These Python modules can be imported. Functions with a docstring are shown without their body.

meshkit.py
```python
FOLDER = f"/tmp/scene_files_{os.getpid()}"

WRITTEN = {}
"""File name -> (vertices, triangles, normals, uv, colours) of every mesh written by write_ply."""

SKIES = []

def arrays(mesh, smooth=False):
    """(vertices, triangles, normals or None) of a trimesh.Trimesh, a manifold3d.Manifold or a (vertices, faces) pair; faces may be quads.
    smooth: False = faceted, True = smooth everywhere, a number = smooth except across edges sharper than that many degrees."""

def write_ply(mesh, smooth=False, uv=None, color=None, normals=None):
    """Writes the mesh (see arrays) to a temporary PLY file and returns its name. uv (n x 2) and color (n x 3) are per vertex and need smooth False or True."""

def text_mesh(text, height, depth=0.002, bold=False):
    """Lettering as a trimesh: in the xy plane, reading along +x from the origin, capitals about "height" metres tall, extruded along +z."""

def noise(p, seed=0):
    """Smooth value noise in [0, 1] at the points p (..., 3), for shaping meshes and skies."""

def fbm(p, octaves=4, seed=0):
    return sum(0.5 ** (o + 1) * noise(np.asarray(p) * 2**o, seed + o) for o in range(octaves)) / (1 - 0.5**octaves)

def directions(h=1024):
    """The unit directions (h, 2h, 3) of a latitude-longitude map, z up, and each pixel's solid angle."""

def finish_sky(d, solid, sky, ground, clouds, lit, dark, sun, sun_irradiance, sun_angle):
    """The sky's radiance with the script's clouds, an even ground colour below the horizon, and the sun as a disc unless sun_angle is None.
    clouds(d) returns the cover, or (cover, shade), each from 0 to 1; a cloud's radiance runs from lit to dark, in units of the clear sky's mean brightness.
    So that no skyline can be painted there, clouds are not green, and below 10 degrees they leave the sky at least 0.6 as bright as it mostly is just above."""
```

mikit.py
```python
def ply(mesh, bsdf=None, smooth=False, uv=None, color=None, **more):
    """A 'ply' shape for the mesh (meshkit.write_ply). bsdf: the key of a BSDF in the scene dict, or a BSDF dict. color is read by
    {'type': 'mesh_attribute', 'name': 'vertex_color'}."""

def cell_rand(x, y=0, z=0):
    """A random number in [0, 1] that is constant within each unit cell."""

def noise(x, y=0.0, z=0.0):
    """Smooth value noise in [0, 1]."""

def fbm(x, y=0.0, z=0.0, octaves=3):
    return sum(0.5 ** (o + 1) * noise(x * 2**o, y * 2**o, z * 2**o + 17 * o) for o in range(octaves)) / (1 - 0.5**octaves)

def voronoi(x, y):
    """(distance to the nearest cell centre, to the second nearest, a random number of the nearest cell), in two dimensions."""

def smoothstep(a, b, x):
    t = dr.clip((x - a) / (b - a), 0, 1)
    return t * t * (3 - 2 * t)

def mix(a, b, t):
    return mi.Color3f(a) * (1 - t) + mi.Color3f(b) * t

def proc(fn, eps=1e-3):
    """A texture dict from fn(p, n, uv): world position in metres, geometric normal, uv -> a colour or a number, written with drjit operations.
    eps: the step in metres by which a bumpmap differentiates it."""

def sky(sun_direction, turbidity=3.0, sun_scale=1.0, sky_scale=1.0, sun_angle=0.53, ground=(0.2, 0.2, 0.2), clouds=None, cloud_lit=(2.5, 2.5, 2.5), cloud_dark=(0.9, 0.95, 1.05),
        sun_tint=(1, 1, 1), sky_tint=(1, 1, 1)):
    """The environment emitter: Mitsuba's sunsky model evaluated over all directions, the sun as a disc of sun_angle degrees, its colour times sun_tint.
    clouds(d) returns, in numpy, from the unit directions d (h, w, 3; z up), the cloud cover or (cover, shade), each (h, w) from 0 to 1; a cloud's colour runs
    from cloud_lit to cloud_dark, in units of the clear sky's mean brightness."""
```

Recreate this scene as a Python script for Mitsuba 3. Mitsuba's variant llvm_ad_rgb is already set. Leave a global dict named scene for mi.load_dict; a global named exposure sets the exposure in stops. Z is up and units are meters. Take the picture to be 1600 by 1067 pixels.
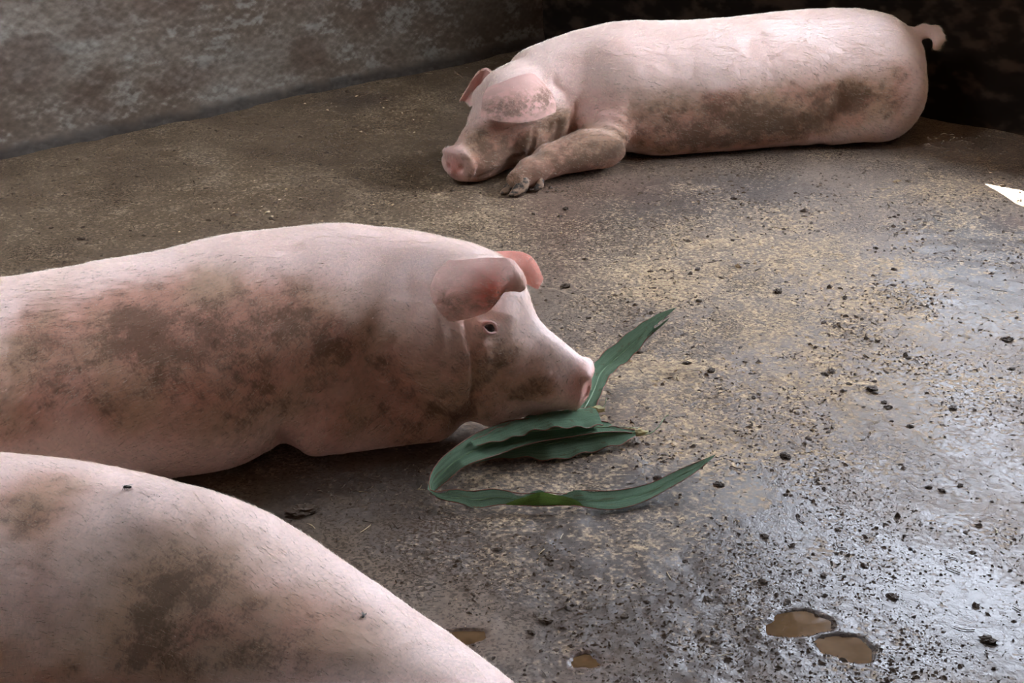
import math, random
import numpy as np, trimesh, manifold3d as m3
import drjit as dr, mitsuba as mi
import mikit
from mikit import fbm, noise, smoothstep, mix, voronoi, cell_rand
from meshkit import noise as nnoise, fbm as nfbm

T = mi.ScalarTransform4f
rng = np.random.default_rng(7)
random.seed(7)
scene, labels = {}, {}

# ------------------------------------------------------------------ camera, sky, sun, exposure
FOC, HEYE = 2300.0, 1.30                      # focal length in pixels of the 1600 x 1067 frame, eye height
PITCH = math.atan2(953.5, FOC)                # 22.5 degrees downwards
CP, SP = math.cos(PITCH), math.sin(PITCH)
scene['camera'] = {'type': 'perspective', 'fov_axis': 'x', 'fov': math.degrees(2 * math.atan(800 / FOC)),
                   'near_clip': 0.05, 'far_clip': 100.0,
                   'to_world': T().look_at(origin=[0, 0, HEYE], target=[0, CP, HEYE - SP], up=[0, 0, 1])}
SUN = np.array([-0.113, 0.700, 0.705])        # direction to the sun: behind the back wall, 45 degrees up
def haze(d):
    return np.full(d.shape[:2], 0.9), 0.25 + 0.3 * nfbm(d * 3.0, 3, 5)
scene['sky'] = mikit.sky(SUN, turbidity=4.0, sun_angle=None, sky_scale=1.0, clouds=haze, cloud_lit=(1.5, 1.62, 1.85),
                         cloud_dark=(1.0, 1.1, 1.3), ground=(0.22, 0.21, 0.19))
scene['sun'] = {'type': 'directional', 'direction': (-SUN).tolist(), 'irradiance': {'type': 'rgb', 'value': [0.42, 0.37, 0.30]}}
exposure = 7.47


# ------------------------------------------------------------------ helpers
def ray(px, py):
    return np.array([(px - 800) / FOC, CP + (533.5 - py) / FOC * SP, -SP + (533.5 - py) / FOC * CP])
def ground(px, py, z=0.0):
    """the point at height z that the photograph shows at (px, py)"""
    d = ray(px, py)
    return np.array([0, 0, HEYE]) + d * (z - HEYE) / d[2]
def at_y(px, py, y):
    d = ray(px, py)
    return np.array([0, 0, HEYE]) + d * y / d[1]

def proc_rgb(fn): return mikit.proc(fn)
def put(key, mesh, bsdf, smooth=False, label=None, category=None, group=None, kind=None, **kw):
    scene[key] = mikit.ply(mesh, bsdf, smooth=smooth, **kw)
    tag(key, label, category, group, kind)
    return key
def tag(key, label=None, category=None, group=None, kind=None):
    d = {k: v for k, v in dict(label=label, category=category, group=group, kind=kind).items() if v}
    if d: labels[key] = d
_count = {}
def numbered(name):
    n = _count.get(name, 0); _count[name] = n + 1
    return name if n == 0 else f'{name}_{n:03d}'
def grid_faces(n, m, close=False):
    i, j = np.meshgrid(np.arange(n - 1), np.arange(m if close else m - 1), indexing='ij')
    j2 = (j + 1) % m
    return np.stack([i * m + j, (i + 1) * m + j, (i + 1) * m + j2, i * m + j2], -1).reshape(-1, 4)
def rot(yaw, pitch=0.0, roll=0.0):
    """columns: forward, left, up; pitch down positive"""
    y, p, r = np.radians([yaw, pitch, roll])
    Rz = np.array([[math.cos(y), -math.sin(y), 0], [math.sin(y), math.cos(y), 0], [0, 0, 1]])
    Ry = np.array([[math.cos(p), 0, math.sin(p)], [0, 1, 0], [-math.sin(p), 0, math.cos(p)]])
    Rx = np.array([[1, 0, 0], [0, math.cos(r), -math.sin(r)], [0, math.sin(r), math.cos(r)]])
    return Rz @ Ry @ Rx


# ------------------------------------------------------------------ floor relief (metres)
PUDDLES = [  # centre px, half sizes in metres (x, y), turn in degrees, depth
    ((1248, 972), 0.052, 0.030, 0, 0.011), ((1322, 1010), 0.036, 0.034, -30, 0.011),
    ((914, 1028), 0.021, 0.016, 0, 0.009), ((715, 990), 0.042, 0.018, 10, 0.008)]
PUD = []
for (px, py), a, b, t, dep in PUDDLES:
    c = ground(px, py); PUD.append((c[0], c[1], a, b, math.radians(t), dep))
def pud_r(x, y, q):
    cx, cy, a, b, t, dep = q
    u = (x - cx) * math.cos(t) + (y - cy) * math.sin(t); v = -(x - cx) * math.sin(t) + (y - cy) * math.cos(t)
    ang = np.arctan2(v / b, u / a)
    wob = 1 + 0.13 * np.sin(2 * ang + cx * 40) + 0.10 * np.sin(3 * ang + 1.3 + cx * 17) + 0.05 * np.sin(7 * ang + cy * 9)
    return np.hypot(u / a, v / b) / wob
def floor_z(x, y):
    x, y = np.asarray(x, float), np.asarray(y, float)
    p = np.stack([x, y, np.zeros_like(x)], -1)
    z = 0.010 * (nfbm(p * 2.3, 3, 11) - 0.5)
    rough = np.clip(nfbm(p * 1.7 + 5, 2, 31) * 2.4 - 0.7, 0.15, 1)          # smoother and rougher patches
    z += rough * 0.0085 * (nfbm(p * 17, 3, 3) - 0.5) + rough * 0.0035 * (nfbm(p * 52, 3, 8) - 0.5)
    mud = np.exp(-(((x - 0.33) / 0.34) ** 2 + ((y - 1.97) / 0.2) ** 2) ** 1.3)      # churned wet mud round the puddles
    z += mud * (0.0012 * (np.abs(nfbm(p * 34, 3, 77) - 0.5) * 2 - 0.3) + 0.0032 * (nfbm(p * 95, 2, 78) - 0.5))
    for q in PUD:
        r = pud_r(x, y, q)
        z += 0.0015 * np.exp(-((r - 1.3) / 0.3) ** 2) - q[5] * (1 - np.clip((r - 0.75) / 0.4, 0, 1) ** 1.5) * (r < 1.15)
    return z - 0.004


# ------------------------------------------------------------------ materials
def rgb(*c): return {'type': 'rgb', 'value': list(c)}
def col(c): return mi.Color3f(*c)

def blobs(x, y, lst):
    s = mi.Float(0)
    for cx, cy, a, b, w in lst:
        s += w * dr.exp(-(dr.square((x - cx) / a) + dr.square((y - cy) / b)))
    return s
def px_blobs(lst):
    out = []
    for px, py, rx, ry, w in lst:                # radii in pixels of the photograph
        c = ground(px, py); e = ground(px + rx, py); f = ground(px, py - ry); g = ground(px, py + ry)
        out.append((float(c[0]), float(c[1]), float(abs(e[0] - c[0])), float(abs(f[1] - g[1]) / 2), w))
    return out
BRAN = px_blobs([(1210, 400, 230, 60, .7), (1010, 440, 130, 60, .6), (1250, 520, 220, 70, .45), (1000, 560, 140, 60, .5), (1180, 640, 260, 90, .45),
                 (750, 345, 110, 45, .7), (560, 330, 200, 60, .35), (1480, 300, 120, 30, .4), (1260, 330, 130, 25, .4), (1060, 690, 90, 60, .3), (780, 880, 70, 50, .3),
                 (1560, 820, 60, 40, .35), (1340, 480, 90, 40, .3), (620, 190, 120, 50, .25)])
DAMP = px_blobs([(1160, 295, 190, 40, .95), (1040, 315, 130, 35, .8), (1500, 430, 150, 90, .9), (1560, 360, 90, 40, .7), (950, 400, 90, 40, .35), (1290, 850, 300, 160, .75), (1560, 700, 140, 200, .5),
                 (850, 820, 330, 110, .75), (1100, 1000, 420, 130, .9), (1470, 960, 160, 90, .7), (600, 760, 220, 90, .7), (870, 355, 90, 45, .6), (1010, 790, 160, 60, .5)])
RUST = px_blobs([(860, 345, 70, 55, .9), (940, 290, 110, 25, .7), (700, 1000, 70, 30, .8), (1590, 345, 40, 12, .8), (915, 1028, 30, 18, .9), (880, 420, 40, 25, .5)])
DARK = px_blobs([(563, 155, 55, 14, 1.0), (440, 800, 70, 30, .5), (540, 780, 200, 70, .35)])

def floor_masks(p):
    n1 = fbm(p.x * 3.1, p.y * 3.1, 0.3, 4); n2 = fbm(p.x * 13, p.y * 13, 4.7, 4); n3 = fbm(p.x * 150, p.y * 150, 9.1, 4)
    bran = smoothstep(0.0, 1.15, blobs(p.x, p.y, BRAN) + 1.2 * (n1 - 0.5) + 1.5 * (n2 - 0.5) + 1.9 * (n3 - 0.5))
    damp = smoothstep(0.15, 0.85, blobs(p.x, p.y, DAMP) + 1.0 * (n1 - 0.5) + 1.4 * (n2 - 0.5)) * (1 - 0.6 * bran)
    return bran, damp, n1, n2, n3
def floor_colour(p, n, uv):
    bran, damp, n1, n2, n3 = floor_masks(p)
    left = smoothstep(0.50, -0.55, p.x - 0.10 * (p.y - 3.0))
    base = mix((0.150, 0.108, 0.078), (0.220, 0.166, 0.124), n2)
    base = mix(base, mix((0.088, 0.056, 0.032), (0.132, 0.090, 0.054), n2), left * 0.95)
    wet = mix((0.068, 0.053, 0.044), (0.125, 0.101, 0.085), n2)
    c = mix(base, wet, damp)
    sand = mix((0.24, 0.155, 0.082), (0.49, 0.365, 0.225), smoothstep(0.10, 0.90, n3))
    c = mix(c, sand, bran * (0.85 - 0.45 * left))
    c = mix(c, (0.13, 0.066, 0.043), 0.75 * dr.clip(blobs(p.x, p.y, RUST) * (0.4 + n2), 0, 1) * (1 - 0.6 * bran))
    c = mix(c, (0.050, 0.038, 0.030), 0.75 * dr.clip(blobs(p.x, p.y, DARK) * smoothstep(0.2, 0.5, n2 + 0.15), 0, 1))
    g = fbm(p.x * 260 + 9 * n2, p.y * 260 + 9 * n1, 2.2, 4)                  # small dark dung specks, thick in patches
    patch = smoothstep(0.40, 0.66, fbm(p.x * 5.0, p.y * 5.0, 7.7, 3))
    c = mix(c, (0.045, 0.028, 0.017), smoothstep(0.53, 0.72, g + 0.09 * patch) * (0.50 + 0.4 * patch))
    st = fbm(p.x * 34 + 3, p.y * 52, 3.3, 4)
    c = mix(c, (0.080, 0.052, 0.034), 0.45 * smoothstep(0.52, 0.76, st))
    return c * (0.70 + 0.6 * n3)
def floor_rough(p, n, uv):
    bran, damp, n1, n2, n3 = floor_masks(p)
    return dr.clip(0.64 - 0.25 * damp + 0.3 * bran + 0.45 * (n3 - 0.5) + 0.25 * (n2 - 0.5), 0.39, 0.95)
def floor_bump(p, n, uv):
    calm = 1 - 0.62 * smoothstep(0.2, 0.8, blobs(p.x, p.y, DAMP))
    return (fbm(p.x * 75, p.y * 75, p.z * 75, 3) + 0.25 * noise(p.x * 420, p.y * 420, 1.0)) * calm
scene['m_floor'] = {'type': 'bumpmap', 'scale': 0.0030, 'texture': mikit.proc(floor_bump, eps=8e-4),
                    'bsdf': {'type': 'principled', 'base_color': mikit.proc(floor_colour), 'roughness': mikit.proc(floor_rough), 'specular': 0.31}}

def wall_colour(p, n, uv):
    a = fbm(p.x * 2.0, p.y * 2.0, p.z * 3.0, 4); b = fbm(p.x * 12, p.y * 12, p.z * 16, 4); d = fbm(p.x * 48, p.y * 48, p.z * 60, 3)
    c = mix((0.115, 0.082, 0.062), (0.185, 0.150, 0.122), smoothstep(0.3, 0.7, a))
    c = mix(c, (0.215, 0.192, 0.17), smoothstep(0.42, 0.80, 0.55 * b + 0.50 * d + 0.5 * (a - 0.5)) * 0.75)
    c = mix(c, (0.26, 0.25, 0.225), smoothstep(0.56, 0.72, 0.7 * b + 0.35 * d) * 0.5)
    c = mix(c, (0.095, 0.060, 0.045), smoothstep(0.54, 0.72, fbm(p.x * 5, p.y * 5, p.z * 7, 3)) * 0.6)
    mould = smoothstep(0.042, 0.008, p.z - 0.05 * (b - 0.4) - 0.02 * (d - 0.5))
    c = mix(c, (0.042, 0.036, 0.032), mould * 0.85)
    return c * mi.Color3f(1.0, 0.95, 0.86) * (0.48 + 0.66 * d)
def wall_bump(p, n, uv):
    return fbm(p.x * 30, p.y * 30, p.z * 40, 4) + 0.5 * smoothstep(0.5, 0.62, fbm(p.x * 14, p.y * 14, p.z * 18, 3))
scene['m_wall'] = {'type': 'bumpmap', 'scale': 0.006, 'texture': mikit.proc(wall_bump, eps=1.5e-3),
                   'bsdf': {'type': 'principled', 'base_color': mikit.proc(wall_colour), 'roughness': 0.85, 'specular': 0.25}}
def wall2_colour(p, n, uv):  # back wall: its shade painted as darker plaster, brown specks its own
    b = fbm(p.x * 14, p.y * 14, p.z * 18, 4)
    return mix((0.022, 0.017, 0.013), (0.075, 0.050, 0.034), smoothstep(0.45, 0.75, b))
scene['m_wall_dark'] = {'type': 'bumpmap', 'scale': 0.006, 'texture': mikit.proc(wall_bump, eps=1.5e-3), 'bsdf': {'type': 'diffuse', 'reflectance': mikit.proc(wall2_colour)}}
scene['m_roof'] = {'type': 'twosided', 'bsdf': {'type': 'diffuse', 'reflectance': rgb(0.15, 0.13, 0.11)}}

# pig skin: uv carries two masks painted per vertex, (mud, redness)
def skin_colour(p, n, uv):
    mud, red = uv.x, uv.y
    a = fbm(p.x * 9, p.y * 9, p.z * 9, 3); b = fbm(p.x * 45, p.y * 45, p.z * 45, 3); d = noise(p.x * 260, p.y * 260, p.z * 260)
    # the lie of the coat: fine streaks running down and back
    st = noise((p.x + 0.55 * p.z) * 420, (p.y - 0.5 * p.x) * 300, (p.z - 0.5 * p.x) * 75) * 0.6 + 0.4 * noise((p.x + 0.55 * p.z) * 800, (p.y - 0.5 * p.x) * 600, (p.z - 0.5 * p.x) * 130)
    c = mix((0.66, 0.455, 0.375), (0.76, 0.60, 0.535), a)
    c = mix(c, (0.60, 0.26, 0.21), dr.clip(red, 0, 1))
    m = dr.clip(mud, 0, 1.4)
    w = fbm(p.x * 20, p.y * 20, p.z * 20, 3)
    film = smoothstep(0.02, 0.80, m * (0.75 + 0.5 * b))                      # thin tan film, then darker crusts in it
    c = mix(c, mix((0.41, 0.245, 0.142), (0.45, 0.205, 0.125), smoothstep(0.35, 0.65, a)), film * 0.84)
    crust = smoothstep(0.60, 0.98, 0.42 * m + 0.46 * b + 0.46 * st - 0.09 + 0.48 * (w - 0.44) * smoothstep(0.15, 0.7, m) + 0.10 * (d - 0.5))
    c = mix(c, mix((0.128, 0.066, 0.036), (0.072, 0.038, 0.021), st), crust * 0.74)
    return c * (0.80 + 0.40 * st)
scene['m_skin'] = {'type': 'principled', 'base_color': mikit.proc(skin_colour), 'roughness': mikit.proc(lambda p, n, uv: dr.clip(0.50 + 0.55 * uv.x, 0.45, 0.95)), 'specular': 0.34, 'sheen': 0.25, 'sheen_tint': 0.2}
def ear_colour(p, n, uv):
    b = fbm(p.x * 60, p.y * 60, p.z * 60, 3); d = fbm(p.x * 190, p.y * 190, p.z * 190, 2)
    c = mix((0.76, 0.52, 0.45), (0.74, 0.20, 0.13), dr.clip(uv.y, 0, 1))
    c = mix(c, (0.34, 0.20, 0.12), 0.6 * dr.clip(uv.x, 0, 1) * smoothstep(0.3, 0.6, b))
    return mix(c, (0.16, 0.10, 0.07), 0.5 * smoothstep(0.72, 1.05, 0.55 * dr.clip(uv.x, 0, 1) + 0.35 * b + 0.45 * d))
scene['m_ear'] = {'type': 'principledthin', 'base_color': mikit.proc(ear_colour), 'roughness': 0.5, 'diff_trans': 0.40, 'eta': 1.4}
scene['m_hoof'] = {'type': 'principled', 'base_color': mikit.proc(lambda p, n, uv: mix((0.05, 0.038, 0.028), (0.30, 0.195, 0.125), smoothstep(0.38, 0.62, fbm(p.x * 70, p.y * 70, p.z * 70, 3)))), 'roughness': 0.7}
scene['m_eye'] = {'type': 'principled', 'base_color': rgb(0.02, 0.013, 0.010), 'roughness': 0.12, 'specular': 0.6}
scene['m_hair'] = {'type': 'twosided', 'bsdf': {'type': 'principled', 'base_color': {'type': 'mesh_attribute', 'name': 'vertex_color'}, 'roughness': 0.55, 'specular': 0.3}}
scene['m_lid'] = {'type': 'principled', 'base_color': mikit.proc(lambda p, n, uv: mix((0.42, 0.24, 0.19), (0.60, 0.36, 0.31), noise(p.x * 300, p.y * 300, p.z * 300))), 'roughness': 0.5}
scene['m_lash'] = {'type': 'principled', 'base_color': rgb(0.75, 0.68, 0.58), 'roughness': 0.5}


# ------------------------------------------------------------------ implicit bodies
class Body:
    """A smooth union of ellipsoids and round cones, creased and meshed as one continuous surface."""
    def __init__(s): s.prims, s.grooves, s.todo, s.flat = [], [], [], 0.0
    def ell(s, c, r, R=None, k=0.04, cut=False): s.prims.append(('e', np.array(c, float), np.array(r, float), np.eye(3) if R is None else R, k, cut))
    def cone(s, a, b, ra, rb, k=0.04, cut=False): s.prims.append(('c', np.array(a, float), np.array(b, float), (ra, rb), k, cut))
    def groove(s, pts, width, depth):
        from scipy.interpolate import CubicSpline
        pts = np.array(pts, float); t = np.arange(len(pts))
        if len(pts) > 2: pts = CubicSpline(t, pts)(np.linspace(0, len(pts) - 1, 4 * len(pts) - 3))
        s.todo.append((pts, width, depth))
    def settle(s):
        """lays the creases onto the finished form"""
        done = []
        for pts, w, dep in s.todo:
            for _ in range(6):
                e = 0.004; g = np.stack([s.eval(pts + np.eye(3)[i] * e) - s.eval(pts - np.eye(3)[i] * e) for i in range(3)], -1) / (2 * e)
                pts = pts - (s.eval(pts) / np.maximum((g * g).sum(1), 0.3))[:, None] * g
            done.append((pts, w, dep))
        s.grooves, s.todo = done, []
    def eval(s, P):
        d = np.full(len(P), 9.0)
        for pr in s.prims:
            if pr[0] == 'e':
                _, c, r, R, k, cut = pr
                q = (P - c) @ R
                k0 = np.linalg.norm(q / r, axis=1); k1 = np.linalg.norm(q / r ** 2, axis=1)
                e = k0 * (k0 - 1) / np.maximum(k1, 1e-6)
                e = np.where(k0 < 0.4, -0.5 * r.min(), e)
            else:
                _, a, b, (ra, rb), k, cut = pr
                ba = b - a; h = np.clip(((P - a) @ ba) / (ba @ ba), 0, 1)
                e = np.linalg.norm(P - a - h[:, None] * ba, axis=1) - (ra + (rb - ra) * h)
            if cut:
                e = -e; h = np.clip(0.5 - 0.5 * (d - e) / k, 0, 1); d = d + (e - d) * h + k * h * (1 - h)
            else:
                h = np.clip(0.5 + 0.5 * (d - e) / k, 0, 1); d = d + (e - d) * h - k * h * (1 - h)
        for pts, w, dep in s.grooves:
            lo, hi = pts.min(0) - 3 * w, pts.max(0) + 3 * w
            sel = np.nonzero(((P > lo) & (P < hi)).all(1))[0]
            if not len(sel): continue
            Q = P[sel]; best = np.full(len(sel), 9.0); fade = np.zeros(len(sel)); n = len(pts) - 1
            for i in range(n):
                ba = pts[i + 1] - pts[i]; h = np.clip(((Q - pts[i]) @ ba) / (ba @ ba), 0, 1)
                e = np.linalg.norm(Q - pts[i] - h[:, None] * ba, axis=1)
                t = (i + h) / n; f = np.clip(np.minimum(t, 1 - t) * 5 + 0.25, 0, 1)
                better = e < best; best = np.where(better, e, best); fade = np.where(better, f, fade)
            x = best / w
            d[sel] += dep * fade * (np.exp(-x * x) - 0.08 * np.exp(-((x - 1.9) / 0.9) ** 2))
        d = d + 0.010 * (nfbm(P * 7.0, 2, 21) - 0.5) + 0.0035 * (nfbm(P * 26.0, 2, 4) - 0.5)
        e = -(P[:, 2] - s.flat); k = 0.016; h = np.clip(0.5 - 0.5 * (d - e) / k, 0, 1)
        return d + (e - d) * h + k * h * (1 - h)
    def mesh(s, lo, hi, h):
        q = 4; lo = np.array(lo, float)
        n = (np.ceil((np.array(hi) - lo) / (h * q)).astype(int)) * q + 1
        ax = [lo[i] + h * np.arange(n[i]) for i in range(3)]
        C = np.stack(np.meshgrid(*[a[::q] for a in ax], indexing='ij'), -1)
        dc = s.eval(C.reshape(-1, 3)).reshape(C.shape[:3])
        from scipy.ndimage import zoom, map_coordinates
        idx = np.stack(np.meshgrid(*[np.arange(k) / q for k in n], indexing='ij'))
        d = map_coordinates(dc, idx, order=1)
        near = np.abs(d) < h * 5
        P = np.stack([ax[i][k] for i, k in enumerate(np.nonzero(near))], -1)
        out = np.empty(len(P))
        for i in range(0, len(P), 150000): out[i:i + 150000] = s.eval(P[i:i + 150000])
        d[near] = out
        # surface nets
        ins = d < 0
        cell = np.zeros(tuple(n - 1), np.int8); corners = [(a, b, c) for a in (0, 1) for b in (0, 1) for c in (0, 1)]
        sl = lambda o: tuple(slice(o[i], n[i] - 1 + o[i]) for i in range(3))
        for o in corners: cell += ins[sl(o)]
        act = (cell > 0) & (cell < 8); ids = np.full(act.shape, -1); A = np.argwhere(act); ids[act] = np.arange(len(A))
        acc = np.zeros((len(A), 3)); cnt = np.zeros(len(A))
        for o in corners:
            for k in range(3):
                if o[k]: continue
                o2 = list(o); o2[k] = 1
                da, db = d[tuple((A + o).T)], d[tuple((A + o2).T)]
                x = (da < 0) != (db < 0); t = np.where(x, da / np.where(x, da - db, 1), 0)
                pt = np.array(o, float)[None] + t[:, None] * (np.array(o2) - np.array(o)); acc[x] += pt[x]; cnt += x
        V = lo + h * (A + acc / cnt[:, None]); F = []
        for k in range(3):
            a, b = (k + 1) % 3, (k + 2) % 3
            s0 = [slice(1, n[i] - 1) for i in range(3)]; s0[k] = slice(0, n[k] - 1); s1 = list(s0); s1[k] = slice(1, n[k])
            x = ins[tuple(s0)] != ins[tuple(s1)]; base = np.argwhere(x) + 1; base[:, k] -= 1
            flip = ins[tuple(s0)][x]
            def at(da, db):
                c = base.copy(); c[:, a] += da; c[:, b] += db; return ids[tuple(c.T)]
            quad = np.stack([at(-1, -1), at(0, -1), at(0, 0), at(-1, 0)], 1)
            quad[~flip] = quad[~flip][:, ::-1]; F.append(quad)
        F = np.vstack(F)
        for _ in range(2):                                                  # onto the surface itself
            e = h * 0.25; g = np.stack([s.eval(V + np.eye(3)[i] * e) - s.eval(V - np.eye(3)[i] * e) for i in range(3)], -1) / (2 * e)
            g2 = np.maximum((g * g).sum(1), 0.2); st = (s.eval(V) / g2)[:, None] * g
            L = np.linalg.norm(st, axis=1, keepdims=True); V = V - st * np.minimum(1, 0.6 * h / np.maximum(L, 1e-9))
        tri = np.vstack([F[:, [0, 1, 2]], F[:, [0, 2, 3]]])
        return V, tri

def vertex_normals(V, F):
    N = np.zeros_like(V); f = np.cross(V[F[:, 1]] - V[F[:, 0]], V[F[:, 2]] - V[F[:, 0]])
    for k in range(3): np.add.at(N, F[:, k], f)
    return N / np.maximum(np.linalg.norm(N, axis=1, keepdims=True), 1e-12)

def spline_stations(st, n):
    from scipy.interpolate import PchipInterpolator, CubicSpline
    st = np.array(st, float); t = np.r_[0, np.cumsum(np.linalg.norm(np.diff(st[:, :3], axis=0), axis=1))]
    u = np.linspace(0, t[-1], n)
    return np.column_stack([CubicSpline(t, st[:, :3])(u), PchipInterpolator(t, st[:, 3:])(u)])

def head_prims(B, O, R, s=1.0, rootk=0.05, stretch=1.0):
    L = lambda p: O + R @ (np.array([p[0] if p[0] < .05 else .05 + (p[0] - .05) * stretch, p[1], p[2]], float) * s)
    E = lambda c, r, Rl=None, k=0.03, cut=False: B.ell(L(c), np.array(r) * s, R if Rl is None else R @ Rl, k * s, cut)
    K = lambda a, b, ra, rb, k=0.03, cut=False: B.cone(L(a), L(b), ra * s, rb * s, k * s, cut)
    E((-0.01, 0, 0.0), (.115, .098, .112), k=rootk / s)
    E((.045, 0, .040), (.085, .066, .062))
    for y in (-1, 1):
        E((-.02, y * .072, -.05), (.098, .062, .088), k=.04)
        E((.068, y * .052, .045), (.036, .026, .022), k=.02)                 # brow
        E((.085, y * .050, -.010), (.050, .030, .035), k=.025)               # below the eye
        E((.17, y * .040, -.070), (.070, .026, .028), k=.025)                # upper lip
    K((.05, 0, -.015), (.235, 0, -.060), .074, .046)
    K((.07, 0, .022), (.245, 0, -.030), .040, .024, k=.025)
    K((.0, 0, -.090), (.195, 0, -.106), .064, .036, k=.03)
    E((.258, 0, -.056), (.014, .054, .043), rot(0, -8), k=.014)              # snout disc
    E((.262, 0, -.020), (.015, .042, .013), k=.012)
    for y in (-1, 1):
        E((.274, y * .019, -.056), (.012, .0075, .0105), k=.006, cut=True)   # nostrils
        g = [(.245, y * .028, -.095), (.20, y * .052, -.092), (.14, y * .072, -.092), (.09, y * .088, -.080)]
        B.groove([L(q) for q in g], .006 * s, .007 * s)                      # mouth
        for dx, w in ((.235, .004), (.222, .004), (.207, .004)):             # wrinkles behind the disc
            B.groove([L((dx, y * .012, -.008 - (dx - .2) * .2)), L((dx - .004, y * .040, -.026)), L((dx - .010, y * .052, -.055))], w * s, .0028 * s)
        B.groove([L((.100, y * .072, .022)), L((.070, y * .086, .014)), L((.035, y * .094, .018))], .0045 * s, .004 * s)
        B.groove([L((.096, y * .066, .044)), L((.070, y * .078, .048)), L((.038, y * .086, .042))], .0045 * s, .004 * s)
    return L

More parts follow.
